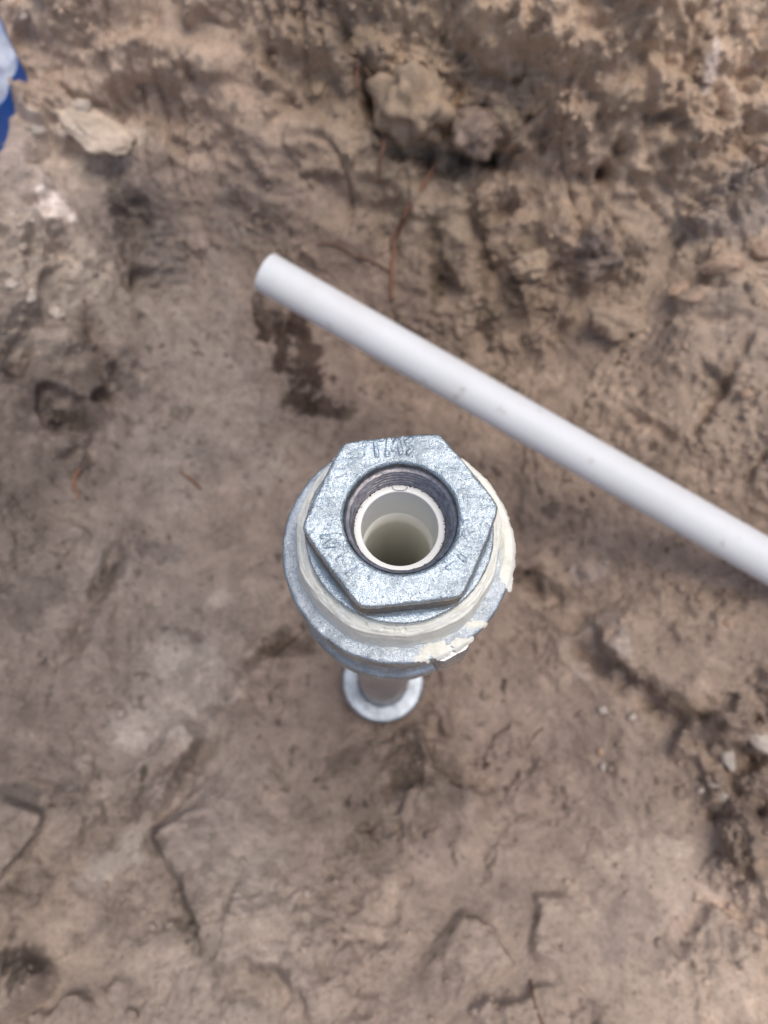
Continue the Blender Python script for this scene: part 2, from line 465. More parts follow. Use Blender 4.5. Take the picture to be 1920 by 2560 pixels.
wob = 0.0042 * fbm(C3 * 55 + 31, 4, 0.6)
gn = fbm(C3 * 38 + 88, 3)
def groove(poly, width, depth, sharp=1.0):
    pts = on(poly); c = pts.mean(0); r = np.abs(pts - c).max() + 0.05
    sub = local(c[0], c[1], r); d, s, al = seg_dist(sub, pts)
    w = width * px2m(c)
    taper = np.clip(np.minimum(al, 1 - al) * 4, 0.0, 1) * np.clip(0.75 + 0.9 * gn[sub], 0.15, 1.4) * 0.8
    w = w * 1.7
    dd = np.abs(d + wob[sub] * min(1, w / 0.006) * 0.7)
    D[sub] -= 1.7 * depth * taper * np.exp(-(dd / (w * 0.5)) ** 2 * sharp)
    D[sub] += depth * 0.35 * taper * np.exp(-((dd - w * 0.95) / (w * 0.4)) ** 2)

def ledge(poly, width, height, side_sign=1, fall=0.035):
    """one side of the line stands higher, easing off away from it"""
    pts = on(poly); c = pts.mean(0); r = np.abs(pts - c).max() + fall * 2.5
    sub = local(c[0], c[1], r); d, s, al = seg_dist(sub, pts)
    w = width * px2m(c)
    sd_ = d * s * side_sign + wob[sub]
    taper = np.clip(np.minimum(al, 1 - al) * 7, 0, 1)
    height *= 1.7; w = w * 0.95
    D[sub] += height * taper * sstep(-w * 0.5, w * 0.5, sd_) * np.exp(-(np.clip(sd_, 0, None) / fall) ** 2)

def bump_at(px, py, rx, ry, h, ang=0, shape=2.0):
    c = ray_base(px, py); m = px2m(c); sub = local(c[0], c[1], max(rx, ry) * m * 2.6 + 0.02)
    e = C3[sub] - c
    ca, sa = math.cos(ang), math.sin(ang)
    u = (e[:, 0] * ca + e[:, 1] * sa) / (rx * m)
    v = (np.sqrt(e[:, 1] ** 2 + e[:, 2] ** 2) * np.sign(e[:, 1]) * ca - e[:, 0] * sa) / (ry * m)
    q = np.sqrt(u * u + v * v) + 0.35 * fbm(C3[sub] * 55 + px, 3)
    D[sub] += h * (1 - sstep(0.35, 1.15, q))

# creases, spade cuts and ledges
groove([(350,460),(335,600),(328,700),(335,790)], 34, .010)
groove([(195,765),(240,830),(278,890),(285,960),(262,1020)], 30, .011)
groove([(240,835),(300,862)], 16, .006)
groove([(310,1310),(290,1400),(250,1490),(215,1550),(185,1650)], 24, .007)
groove([(70,1300),(40,1370)], 14, .004)
groove([(428,1041),(455,1037),(484,1022)], 16, .005)
ledge([(650,1630),(545,1780),(400,1905),(250,2040),(130,2160)], 46, .008, -1, .05)
ledge([(525,1830),(465,1900),(430,1975),(372,2066)], 30, .013, -1, .03)
ledge([(365,2075),(405,2125),(450,2195),(480,2260),(500,2330),(509,2410)], 24, .015, 1, .06)
ledge([(509,2405),(560,2440),(620,2415),(700,2430),(750,2490),(770,2560)], 26, .012, 1, .045)
ledge([(110,2020),(60,2120),(-20,2200)], 24, .010, -1, .03)
ledge([(60,1930),(140,1970),(220,1995)], 18, .006, 1, .03)
ledge([(-20,2400),(50,2380),(110,2440),(120,2510)], 30, .014, -1, .04)
ledge([(320,1300),(295,1400),(250,1490),(190,1640),(150,1740)], 36, .009, 1, .05)
ledge([(1470,1540),(1560,1690),(1740,1815)], 26, .009, 1, .06)
ledge([(1700,800),(1690,720),(1730,690)], 14, .007, -1)
ledge([(1840,2180),(1810,2130),(1790,2060),(1840,1990)], 26, .011, -1, .04)
ledge([(1330,2230),(1345,2330),(1320,2400)], 20, .005, 1, .03)
ledge([(1760,2250),(1830,2300),(1930,2345)], 20, .006, -1, .04)
ledge([(1040,1800),(1060,1880),(1110,1960),(1230,1990)], 30, .010, -1, .04)
ledge([(600,2060),(640,2000),(720,1960)], 24, .005, 1, .04)
ledge([(1150,2260),(1230,2330),(1290,2420)], 24, .006, -1, .05)
groove([(1475,1530),(1440,1590),(1490,1650),(1560,1705),(1620,1750),(1680,1785),(1750,1818)], 34, .012)
groove([(1290,1430),(1370,1490),(1420,1520)], 26, .008)
groove([(1890,810),(1815,940),(1745,1075),(1660,1190)], 16, .008, 1.5)
groove([(1560,1035),(1630,1065),(1695,1105)], 16, .007)
groove([(1700,880),(1760,920),(1820,965)], 12, .004)
groove([(1925,1120),(1850,1215)], 12, .007)
groove([(1700,800),(1800,800),(1900,790)], 10, .004)
groove([(1085,540),(1090,660),(1130,770)], 36, .012)
groove([(1165,455),(1200,570),(1235,680),(1245,780)], 40, .014)
groove([(960,500),(985,600),(1000,700)], 40, .008)
groove([(990,385),(1080,425),(1160,405),(1240,372),(1300,340)], 60, .015)
groove([(1480,470),(1520,450),(1570,330)], 26, .012)
groove([(1540,350),(1580,390)], 22, .010)
groove([(1370,30),(1330,130),(1300,240),(1300,330)], 28, .012)
groove([(880,130),(930,200),(925,300)], 40, .014)
groove([(690,60),(660,130),(670,190)], 24, .008)
groove([(770,160),(790,260)], 30, .010)
groove([(450,160),(490,200)], 18, .006)
groove([(830,40),(860,110),(900,150)], 30, .010)
groove([(1830,2130),(1850,2170),(1880,2180)], 30, .005)
groove([(130,1180),(190,1230)], 16, .005)
groove([(1600,440),(1620,520)], 18, .006)
groove([(1860,360),(1880,440),(1885,480)], 26, .012)
groove([(1790,200),(1800,290),(1770,260)], 22, .010)
for a in [(1180,330,70,60,.018,0),(1330,220,60,45,.014,0),(870,150,60,60,.010,0),(1110,190,60,30,.012,.3),(1250,260,50,40,.014,0),
          (1430,300,60,50,.012,0),(1560,250,60,60,.012,.4),(1700,330,70,50,.010,0),(1880,380,40,40,.016,0),(1400,570,50,60,.013,0),(1480,680,60,45,.013,.2),(1540,800,80,50,.012,0),
          (1330,660,50,50,.012,0),(1290,480,50,40,.010,0),(260,170,120,60,.016,.5),(80,460,70,60,.012,0),(200,620,80,60,.010,0),(140,850,100,50,.014,0),(90,2450,60,50,.014,0),
          (1840,1830,60,50,.012,0),(1900,1960,50,50,.012,0),(1900,2120,50,30,.010,0),(1100,1900,60,50,.008,0),(760,330,60,60,.010,0),(540,180,60,40,.010,0),(1380,1950,60,60,.006,0),(600,2520,50,40,.008,0),(180,1330,60,40,.008,0)]:
    bump_at(a[0], a[1], a[2], a[3], a[4] * 0.9, a[5])
for a in [(1020,380,70,24,-.014,0),(1250,395,60,26,-.016,.2),(925,250,26,60,-.012,0),(1840,2170,34,36,-.006,0),(880,90,50,40,-.012,0),(1520,435,26,20,-.012,0),(1450,450,34,24,-.010,0),
          (655,110,26,50,-.010,0),(500,270,40,20,-.006,0),(320,560,50,70,-.008,0),(180,1060,80,50,-.008,0),(700,1600,60,30,-.012,.6),(1020,1960,60,30,-.008,0),(1790,1880,30,40,-.008,0),(1880,1910,24,26,-.006,0),(1890,1800,20,24,-.010,0)]:
    bump_at(*a)

# ---- stains and damp patches of the soil, plus painted crease and hollow shade, ragged edges
edge = fbm(C3 * 42 + 13, 4, 0.6); edge2 = fbm(C3 * 130 + 3, 3, 0.6)
def stain_shade(px, py, rx, ry, colour, amount, ang=0.0, ragged=0.9, soft=0.5):
    c = ray_base(px, py); m = px2m(c); sub = local(c[0], c[1], max(rx, ry) * m * 2.6 + 0.02)
    e = C3[sub] - c; ca, sa = math.cos(ang), math.sin(ang)
    u = (e[:, 0] * ca + e[:, 1] * sa) / (rx * m); v = (-e[:, 0] * sa + e[:, 1] * ca) / (ry * m)
    q = np.sqrt(u * u + v * v) + ragged * edge[sub] + 0.25 * edge2[sub]
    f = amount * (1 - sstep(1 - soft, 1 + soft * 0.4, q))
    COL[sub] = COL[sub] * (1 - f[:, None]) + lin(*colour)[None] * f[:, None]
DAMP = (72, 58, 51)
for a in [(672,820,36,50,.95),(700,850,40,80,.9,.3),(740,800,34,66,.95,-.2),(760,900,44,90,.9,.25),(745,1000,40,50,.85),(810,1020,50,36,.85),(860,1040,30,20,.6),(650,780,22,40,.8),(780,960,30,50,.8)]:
    stain_shade(a[0], a[1], a[2], a[3], DAMP, a[4], a[5] if len(a) > 5 else 0, 0.8, 0.38)
for a in [(360,570,80,110,(94,86,84),.75),(300,490,50,60,(104,96,92),.6),(150,1030,110,70,(88,79,76),.8),(190,940,60,50,(92,83,79),.6),(330,960,40,40,(98,91,88),.7),(400,1390,60,40,(96,90,92),.6),
          (100,1500,110,60,(98,91,88),.6),(60,1990,70,40,(92,86,84),.7),(480,1600,40,24,(92,84,80),.6),(250,1180,60,40,(100,92,88),.6),(120,1150,80,60,(96,88,84),.5),
          (1490,640,70,40,(106,98,98),.6),(1850,480,70,50,(122,116,114),.6),(1830,560,90,50,(124,117,115),.6),(1640,870,60,30,(112,102,96),.5),
          (1310,640,30,60,(104,92,78),.6),(1100,620,60,100,(112,98,82),.5),(1260,760,60,50,(98,86,74),.6),(1320,1330,60,60,(104,92,86),.5),(1370,1290,30,30,(80,68,60),.6),(1310,1430,40,18,(82,66,56),.7),(1460,1400,60,40,(112,102,98),.4),
          (1030,1930,110,50,(88,76,68),.7),(850,1900,60,50,(96,84,76),.6),(720,1620,60,30,(80,68,60),.7),(930,2010,60,60,(100,88,80),.5),(1130,2010,60,40,(100,90,84),.5),(1000,1990,200,120,(112,100,92),.4),
          (560,1350,60,40,(104,94,90),.5),(880,1120,60,40,(112,98,90),.5),(1900,2040,70,50,(104,92,84),.6),(1850,2150,50,40,(110,95,84),.5),
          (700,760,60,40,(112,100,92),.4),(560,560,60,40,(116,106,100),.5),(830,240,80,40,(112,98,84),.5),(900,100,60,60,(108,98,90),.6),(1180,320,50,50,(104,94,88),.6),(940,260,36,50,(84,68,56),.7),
          (1180,2260,110,50,(124,112,104),.4),(1560,2300,140,80,(132,120,113),.5),(1060,2420,130,60,(122,110,100),.4),(250,2330,70,40,(112,102,98),.5),(60,2440,50,40,(82,73,66),.6)]:
    stain_shade(*a)
for a in [(112,545,26,66,(206,200,198),.85),(145,515,40,24,(205,198,194),.8),(160,480,40,20,(178,168,162),.5),(200,430,70,30,(170,160,150),.5),(200,360,110,60,(176,164,152),.6),
          (640,1160,60,90,(146,138,133),.5),(470,1640,80,40,(150,144,139),.6),(420,1820,140,50,(150,142,137),.6),(560,1500,50,30,(146,138,133),.5),(300,2140,80,60,(152,146,140),.6),
          (1690,2120,50,22,(178,163,150),.7),(1880,2540,90,60,(186,168,150),.6),(1790,120,16,60,(176,168,166),.6),(1500,1560,40,30,(160,150,144),.5),(1480,1420,40,30,(158,148,143),.5),(1560,1630,20,40,(162,153,148),.6),
          (560,700,60,140,(140,131,126),.4),(420,700,60,120,(136,128,122),.4),(280,2380,140,40,(160,145,131),.5),(740,2500,70,90,(160,146,136),.5),(640,2230,90,60,(152,142,136),.5)]:
    stain_shade(*a)
for a in [(480,1900,170,24,(100,88,80),.6,.65),(250,2090,180,26,(102,90,82),.55,.6),(660,1630,120,20,(84,72,64),.6,.7),(250,1480,160,24,(94,84,78),.6,1.2),(400,2110,50,34,(92,80,72),.6),  # damp bands, with shade of creases and the clod's hollow painted into the colour
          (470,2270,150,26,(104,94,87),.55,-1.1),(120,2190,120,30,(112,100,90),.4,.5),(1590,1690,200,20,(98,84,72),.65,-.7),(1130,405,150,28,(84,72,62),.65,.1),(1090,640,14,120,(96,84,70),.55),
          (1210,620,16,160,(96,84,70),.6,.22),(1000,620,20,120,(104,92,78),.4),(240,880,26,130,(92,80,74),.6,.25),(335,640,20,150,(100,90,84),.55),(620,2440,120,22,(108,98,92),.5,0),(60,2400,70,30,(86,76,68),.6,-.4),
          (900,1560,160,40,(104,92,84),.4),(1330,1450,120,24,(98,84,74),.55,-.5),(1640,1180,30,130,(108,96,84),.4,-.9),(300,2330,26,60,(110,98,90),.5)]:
    stain_shade(*a)
for a in [(440,1780,150,60,(156,148,142),.55,.7),(600,1000,60,180,(142,134,128),.5,.5),(470,1250,50,160,(138,130,125),.4,-.2),(600,2150,120,90,(154,143,136),.5),(170,640,110,70,(160,150,140),.5),(90,860,90,40,(156,146,136),.5),
          (1150,560,40,110,(152,138,120),.5,.2),(1650,2180,160,60,(168,152,140),.5,-.4),(960,2330,90,50,(156,142,131),.4),(1500,1640,70,60,(160,149,141),.45),(1020,560,40,70,(146,132,116),.5)]:
    stain_shade(*a)
# scattered small dark specks of humus and pale grains
s1 = sstep(0.42, 0.62, perlin(C3 * 95 + 7)); s2 = sstep(-0.15, 0.4, perlin(C3 * 16 + 70))
COL *= (1 - 0.5 * s1 * s2)[:, None]
s3 = sstep(0.40, 0.6, perlin(C3 * 150 + 207)); COL *= (1 - 0.4 * s3 * (0.3 + 0.7 * s2))[:, None]
bank_light = sstep(0.04, 0.16, C3[:, 2]) * sstep(0.25, 0.42, C3[:, 1])      # paler colour stands in for light on the upper far bank
COL *= 1.34 * (1 + 0.27 * bank_light)[:, None] * np.array([0.975, 0.97, 0.94])
_l = COL.mean(1, keepdims=True); COL = COL * 0.86 + _l * np.array([1.20, 0.98, 0.86]) * 0.14
mott = fbm(pw * 26 + 41, 4, 0.6)
COL *= (1 + 0.13 * np.clip(mott, -1.2, 1.2))[:, None]
blot = sstep(0.1, 0.7, fbm(pw * 38 + 200, 3, 0.55)) * (0.35 + 0.65 * sstep(-0.2, 0.4, perlin(C3 * 9 + 15)))
blot = blot * (1 - 0.6 * bank_light)
COL = COL * (1 - 0.30 * blot[:, None]) + (0.30 * blot)[:, None] * COL * np.array([0.62, 0.58, 0.57])
pal = sstep(0.3, 0.7, fbm(pw * 30 + 300, 3, 0.5))
COL *= (1 + 0.16 * pal)[:, None]

D *= 1.22
_g = np.array([[0.335, 0.255, 0.205]]); _y = COL.mean(1, keepdims=True); COL = COL * (np.clip(_y, .01, 1) / 0.265) ** 0.14; COL = COL * 0.93 + 0.07 * COL.mean(1, keepdims=True) * np.array([1.12, 1.0, 0.90])
Dfull = np.zeros(NX * NY); Dfull[cidx] = D
fade = np.ones(NX * NY)
Dfull += np.where(core, 0, 0.01 * np.sin(gx * 3.1) * np.cos(gy * 2.7))
G = B + NRM * Dfull[:, None]
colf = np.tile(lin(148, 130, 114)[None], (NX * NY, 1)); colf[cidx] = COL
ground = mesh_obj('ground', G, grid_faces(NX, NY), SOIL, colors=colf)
ground['kind'] = 'structure'
bpy.context.view_layer.update()

CAMV = Vector(CAM)
def hit(px, py):
    d = Vector(ROT @ np.array([(px - 960) / F, (1280 - py) / F, -1.0])).normalized()
    ok, loc, nr, _ = ground.ray_cast(CAMV, d)
    if not ok: return ray_base(px, py), np.array([0, 0, 1.0])
    return np.array(loc), np.array(nr)

# ------------------------------------------------------------------ the well pipe
well = thing('well_pipe', 'upright galvanised steel well pipe topped by a hexagonal bushing with a white plastic liner', 'well pipe')
Z_COL = Z_TOP - 0.0325          # top face of the upper coupling
R_COL = 0.0362

def hexr(T, Rc, rot=math.radians(6.2), rnd=0.0028):
    """radius of a hexagon with rounded corners in direction T"""
    a = (T - rot + math.pi / 6) % (math.pi / 3) - math.pi / 6       # 0 at a corner
    ap = Rc * math.cos(math.pi / 6)
    b = math.pi / 6 - np.abs(a)
    r = ap / np.cos(b)
    rc = Rc - rnd / math.cos(math.pi / 6) + rnd                     # tip after rounding
    s = 0.0009
    return -s * np.log(np.exp(-r / s) + np.exp(-(rc + 0 * r) / s))

def stroke_field(x, y, segs, w):
    f = np.zeros_like(x)
    for (x0, y0, x1, y1) in segs:
        ax, ay = x1 - x0, y1 - y0; l2 = ax * ax + ay * ay
        t = np.clip(((x - x0) * ax + (y - y0) * ay) / l2, 0, 1)
        d = np.hypot(x - x0 - t * ax, y - y0 - t * ay)
        f = np.maximum(f, 1 - sstep(w * 0.5, w, d))
    return f

def face_xy(px, py, z=Z_TOP):
    q = plane_at(px, py, z); return q[0], q[1]

# worn cast letters on the upper face: T M S, and a few worn strokes further round
LET = []
LW = 0.00075
def letter(strokes):
    for (a, b, c, d) in strokes:
        x0, y0 = face_xy(a, b); x1, y1 = face_xy(c, d); LET.append((x0, y0, x1, y1))
letter([(924,1102,956,1099),(938,1101,942,1140)])
letter([(968,1138,972,1096),(972,1096,982,1124),(982,1124,994,1094),(994,1094,1002,1134)])
letter([(1028,1098,1016,1104),(1016,1104,1020,1114),(1020,1114,1030,1122),(1030,1122,1020,1134)])
MARK = []
_keep = LET; LET = MARK
letter([(806,1342,846,1340),(846,1340,812,1366),(812,1366,846,1362)])
letter([(846,1400,872,1384)]); letter([(870,1436,906,1412)]); letter([(1146,1310,1184,1302),(1150,1330,1178,1350),(1160,1316,1170,1342)]); letter([(1136,1376,1160,1400),(1120,1420,1146,1404)])
LET = _keep

NT_ = 720
th = np.linspace(0, 2 * np.pi, NT_, endpoint=False)
RB = 0.0161                     # mouth of the bore
HX = hexr(th, 0.0278)
SH = 0.0274                     # round shoulder under the hexagon
rows = []
def row(r, z): rows.append((np.broadcast_to(r, th.shape), np.broadcast_to(z, th.shape)))
row(RB - 0.0004, -0.0011); row(RB, -0.0004); row(RB + 0.0005, -0.00008)
for t in np.linspace(0.05, 1, 46): row(RB + 0.0005 + (HX - 0.0012 - RB - 0.0005) * t, 0.0)
for a in np.linspace(0.2, 1, 6) * math.pi / 2: row(HX - 0.0012 + 0.0012 * math.sin(a), -0.0012 + 0.0012 * math.cos(a))
for z in np.linspace(-0.002, -0.0098, 10): row(HX + 0.00002, z)
inner = np.minimum(HX, SH - 0.0004)
for t in np.linspace(0.07, 1, 16):
    row(HX + (SH - 0.0006 - HX) * t ** 2.2, -0.0098 - 0.0026 * math.sin(t * math.pi / 2))
row(SH - 0.0003, -0.0126); row(SH - 0.0001, -0.0132)
for z in np.linspace(-0.0142, -0.0330, 14): row(SH - 0.0002, z)
Rr = np.array([a for a, b in rows]); Zr = np.array([b for a, b in rows])
T2 = np.repeat(th[None], len(rows), 0)
X2, Y2 = Rr * np.cos(T2), Rr * np.sin(T2)
flat = (Zr > -0.0001) & (Rr > RB + 0.001)
Pn = np.stack([X2.ravel(), Y2.ravel(), Zr.ravel()], -1)
nz = fbm(Pn * 700 + 4, 3, 0.6).reshape(X2.shape); nz2 = fbm(Pn * 230 + 8, 2).reshape(X2.shape)
Zr = Zr + flat * (0.00010 * nz + 0.00022 * nz2)
Zr = Zr + flat * 0.0006 * stroke_field(X2, Y2, LET, LW) * (0.75 + 0.5 * nz2)
Zr = Zr + flat * 0.0004 * stroke_field(X2, Y2, MARK, 0.0008) * (0.6 + 0.9 * nz2)
side = (Zr < -0.0015)
sc = 1 + side * (0.004 * nz + 0.004 * nz2)
Vb = np.stack([X2 * sc, Y2 * sc, Zr + Z_TOP], -1).reshape(-1, 3)
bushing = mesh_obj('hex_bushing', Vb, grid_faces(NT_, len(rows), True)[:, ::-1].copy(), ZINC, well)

bushing.data.materials.append(SIDE_SHADE)
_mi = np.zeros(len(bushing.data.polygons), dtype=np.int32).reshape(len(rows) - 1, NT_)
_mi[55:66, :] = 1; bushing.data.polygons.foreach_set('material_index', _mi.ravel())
# internal thread: a real helix
nz_t = 160; zz = np.linspace(-0.0009, -0.022, nz_t)
Zt = np.repeat(zz[:, None], NT_, 1); Tt = np.repeat(th[None], nz_t, 0)
ph = (Zt / 0.0015 + Tt / (2 * np.pi)) % 1.0
tooth = np.clip(np.abs(ph - 0.5) * 2.6 - 0.2, 0, 1)
cham = sstep(-0.0036, -0.0020, Zt)
Rt = RB - 0.0005 - 0.0022 * (1 - cham) * sstep(-0.002, -0.013, Zt) * 0.55 - (0.0011 * tooth) * (1 - cham) - 0.0004 * (1 - cham)
Pt = np.stack([Rt * np.cos(Tt), Rt * np.sin(Tt), Zt], -1).reshape(-1, 3)
Pt[:, :2] *= (1 + 0.004 * fbm(Pt * 900, 3, 0.6))[:, None]
mesh_obj('thread', Pt + [0, 0, Z_TOP], grid_faces(NT_, nz_t, True)[:, ::-1].copy(), THREAD, bushing)

# white plastic liner: adapter with a flat rim, and the duller pipe inside it
ZR = Z_TOP - 0.0110
liner, lf = lathe(dense(rounded([(0.0134, -0.030), (0.0133, -0.0005), (0.0131, 0.0), (0.0111, 0.0), (0.01105, -0.0008), (0.0110, -0.0208), (0.01085, -0.0210)], 0.0004, 4), 0.0015), 200, z0=ZR)
liner_o = mesh_obj('plastic_liner', liner, lf[:, ::-1].copy(), PVC_IN, well)
inn, nf_ = lathe(dense([(0.0110, -0.0212), (0.01075, -0.0212), (0.01075, -0.46)], 0.01), 120, z0=ZR)
mesh_obj('drop_pipe', inn, nf_[:, ::-1].copy(), PVC_GREY, well)
# mould mark on the rim, a thin raised trapezoid outline
mk = [plane_at(a, b, ZR + 0.0001) for a, b in [(972,1209),(980,1216),(985,1224),(1000,1226),(1015,1224),(1019,1213)]]
v, f = tube(mk, [0.00016] * len(mk), 6); mesh_obj('mould_mark', v, f, plain('grey_mark', (.35, .35, .35), (.45, .45, .45), 500), liner_o)
# dirt packed where the thread meets the liner
ICO = None
def ico(sub):
    import bmesh
    bm = bmesh.new(); bmesh.ops.create_icosphere(bm, subdivisions=sub, radius=1.0)
    V = np.array([v.co[:] for v in bm.verts]); Fc = np.array([[v.index for v in f.verts] for f in bm.faces]); bm.free()
    return V, Fc
I1, F1 = ico(1); I2, F2 = ico(2); I3, F3 = ico(3); I4, F4 = ico(4)
vs_, fs_ = [], []; off = 0
for i in range(420):
    a = rng.uniform(0, 2 * np.pi)
    r = 0.01335 + abs(rng.normal(0, 0.00028)) * (-1 if rng.random() < .55 else 1)
    s = rng.uniform(0.00006, 0.00022) * (1.8 if rng.random() < .06 else 1)
    q = I1 * s * rng.uniform(0.6, 1.4, 3) + [r * math.cos(a), r * math.sin(a), ZR + 0.00003]
    vs_.append(q); fs_.append(F1 + off); off += len(q)
o = mesh_obj('grit', np.vstack(vs_), np.vstack(fs_), DIRT, well, smooth=False); o['kind'] = 'stuff'

# upper coupling: two beads with a waist between, and a rib
cpf = rounded([(0.0268, -0.004), (0.0270, 0.0), (R_COL, 0.0), (R_COL + .0001, -0.0118), (0.0325, -0.0150), (0.0322, -0.0405), (0.0345, -0.0440), (R_COL, -0.0452), (R_COL, -0.0560), (0.0212, -0.0585)], 0.0014, 5)
cv, cf = lathe(dense(cpf, 0.0011), 420, 0.00022, 260, 3.0, Z_COL)
coupling = mesh_obj('coupling', cv, cf[:, ::-1].copy(), ZINC_DULL, well)
ang = math.atan2(-262 / .955, 142)
def rib(an, w, r0, r1, z0, z1):
    V = []
    pr = [(r0, -w * .6), (r1 - .0006, -w * .55), (r1, -w * .42), (r1, w * .42), (r1 - .0006, w * .55), (r0, w * .6)]
    zs = np.linspace(z0, z1, 12)
    for k, z in enumerate(zs):
        sh = 1 - 0.03 * (k in (0, 11))
        for (r, t) in pr:
            r = r * sh
            V.append((r * math.cos(an) - t * math.sin(an), r * math.sin(an) + t * math.cos(an), z))
    V = np.array(V); V += 0.00012 * np.stack([fbm(V * 500 + k, 2) for k in (1, 20, 40)], -1)
    Fc = [tuple(q) for q in grid_faces(6, 12, False)] + [tuple(range(6))[::-1], tuple(range(66, 72))]
    return V, Fc
v, f = rib(ang, 0.0088, 0.031, 0.0386, Z_COL - 0.024, Z_COL - 0.0022); mesh_obj('rib', v, f, STEEL, coupling, smooth=False)
v, f = rib(ang + math.pi, 0.0088, 0.031, 0.0379, Z_COL - 0.052, Z_COL - 0.0016); mesh_obj('rib', v, f, ZINC_DULL, coupling, smooth=False)

# steel riser and lower coupling at the pit floor
sv, sf = lathe(dense([(0.0211, -0.03), (0.0211, Z_COL - 0.05)], 0.012), 120, 0.00015, 60, 9.0)
mesh_obj('steel_riser', sv, sf, STEEL, well)
lcf = rounded([(0.0213, -0.0015), (0.0224, 0.0), (0.0300, 0.0010), (0.0345, 0.0006), (0.0358, -0.0008), (R_COL, -0.0032), (R_COL, -0.0125), (0.0328, -0.0155), (0.0326, -0.06)], 0.0014, 5)
Z_LOW = Z_TOP - 0.4927
lv, lf2 = lathe(dense(lcf, 0.0016), 200, 0.0002, 200, 21.0, Z_LOW)
mesh_obj('lower_coupling', lv, lf2[:, ::-1].copy(), ZINC_DULL, well)

# cream sealant: a fillet round the shoulder with drag lines, and smears on the coupling's face
n1, n2_ = 640, 30
s_ = np.linspace(0, 1, n2_); tt = np.linspace(0, 2 * np.pi, n1, endpoint=False)
S2, TT = np.meshgrid(s_, tt, indexing='ij')
wid = 1 + 0.10 * np.sin(TT * 2 + .6) + 0.22 * fbm(np.stack([np.cos(TT) * 2, np.sin(TT) * 2, TT * 0], -1).reshape(-1, 3), 3).reshape(TT.shape)
R_ = SH - 0.0003 + wid * np.interp(S2, [0, .15, .45, .65, .85, 1], [0, .0010, .0030, .0035, .0039, .0044])
Zs = np.interp(S2, [0, .15, .45, .65, .85, 1], [-.0166, -.0164, -.0180, -.0215, -.0290, -.0328])
q = np.stack([np.cos(TT) * 9, np.sin(TT) * 9, S2 * 5], -1).reshape(-1, 3)
q2 = np.stack([np.cos(TT) * 3, np.sin(TT) * 3, S2 * 16], -1).reshape(-1, 3)
dn = (0.00016 * fbm(q, 3) + 0.00026 * fbm(q2 + 30, 3)).reshape(TT.shape)
tear = (np.exp(-((S2 - 0.16 - 0.05 * np.sin(TT * 3)) / 0.05) ** 2) * sstep(0.05, 0.4, fbm(np.stack([np.cos(TT) * 5, np.sin(TT) * 5, TT * 0 + 3], -1).reshape(-1, 3), 3).reshape(TT.shape)))
dn -= 0.0017 * tear
R_ = R_ + dn * 0.9; Zs = Zs + dn * 0.8
Zs = np.maximum(Zs, -0.0325 - 0.0006 * S2)
Vs = np.stack([R_ * np.cos(TT), R_ * np.sin(TT), Zs + Z_TOP], -1).reshape(-1, 3)
mesh_obj('sealant_ring', Vs, grid_faces(n1, n2_, True)[:, ::-1].copy(), SEAL, well)

def sealant_patch(name, fn, thick):
    st = 0.00022; g = np.arange(-0.0395, 0.0395, st); A, Bb = np.meshgrid(g, g)
    rr = np.hypot(A, Bb); an = np.degrees(np.arctan2(Bb, A))
    pp = np.stack([A.ravel(), Bb.ravel(), A.ravel() * 0], -1)
    nn = fbm(pp * 210 + 5, 4, 0.5).reshape(A.shape); n3 = fbm(pp * 900 + 5, 3, 0.6).reshape(A.shape)
    f_ = fn(A, Bb, rr, an, nn)
    t = thick * np.clip(f_ * 1.4, 0, 1) ** 0.8 * (0.85 + 0.16 * nn + 0.05 * n3)
    z = Z_COL + t - np.clip(rr - R_COL + 0.0004, 0, None) * 1.1 - 0.00025
    ok = f_ > 0.0
    id_ = -np.ones(A.shape, int)
    qd = ok[:-1, :-1] | ok[:-1, 1:] | ok[1:, :-1] | ok[1:, 1:]
    ii, jj = np.nonzero(qd)
    use = np.zeros(A.shape, bool)
    for a, b in ((0, 0), (0, 1), (1, 0), (1, 1)): use[ii + a, jj + b] = True
    id_[use] = np.arange(use.sum())
    V = np.stack([A[use], Bb[use], z[use]], -1)
    Fq = np.stack([id_[ii, jj], id_[ii, jj + 1], id_[ii + 1, jj + 1], id_[ii + 1, jj]], -1)
    return mesh_obj(name, V, Fq, SEAL, well)
def blob(A, Bb, px, py, rx, ry, ang, nn, k=0.45):
    q = plane_at(px, py, Z_COL); m = 0.241 / F
    ca, sa = math.cos(ang), math.sin(ang); u = ((A - q[0]) * ca + (Bb - q[1]) * sa) / (rx * m); w = (-(A - q[0]) * sa + (Bb - q[1]) * ca) / (ry * m)
    return 1 - np.sqrt(u * u + w * w) + k * nn
# the fat bead on the outer edge, right-hand side
def edge_bead(A, Bb, rr, an, nn):
    c = 1 - np.abs(rr - 0.0350 - 0.0004 * nn) / (0.0022 + 0.0007 * nn + 0.0006 * np.cos(np.radians(an - 40)))
    return np.minimum(np.minimum(c * 1.6, (R_COL + 0.0009 + 0.0009 * nn - rr) / .0008), np.minimum((an + 20) / 22, (84 - an) / 22) + 0.25 * nn)
sealant_patch('sealant_bead', edge_bead, 0.0015)
sealant_patch('sealant_smear', lambda A, Bb, rr, an, nn: np.minimum(blob(A, Bb, 1102, 1622, 70, 22, .28, nn, .8), (R_COL + .0006 - rr) / .0006), 0.0006)
sealant_patch('sealant_smear', lambda A, Bb, rr, an, nn: np.minimum(blob(A, Bb, 1186, 1562, 30, 12, .1, nn, .35), (R_COL + .0004 - rr) / .0006), 0.0007)
sealant_patch('sealant_smear', lambda A, Bb, rr, an, nn: blob(A, Bb, 962, 1606, 42, 11, -.35, nn, .6), 0.0006)
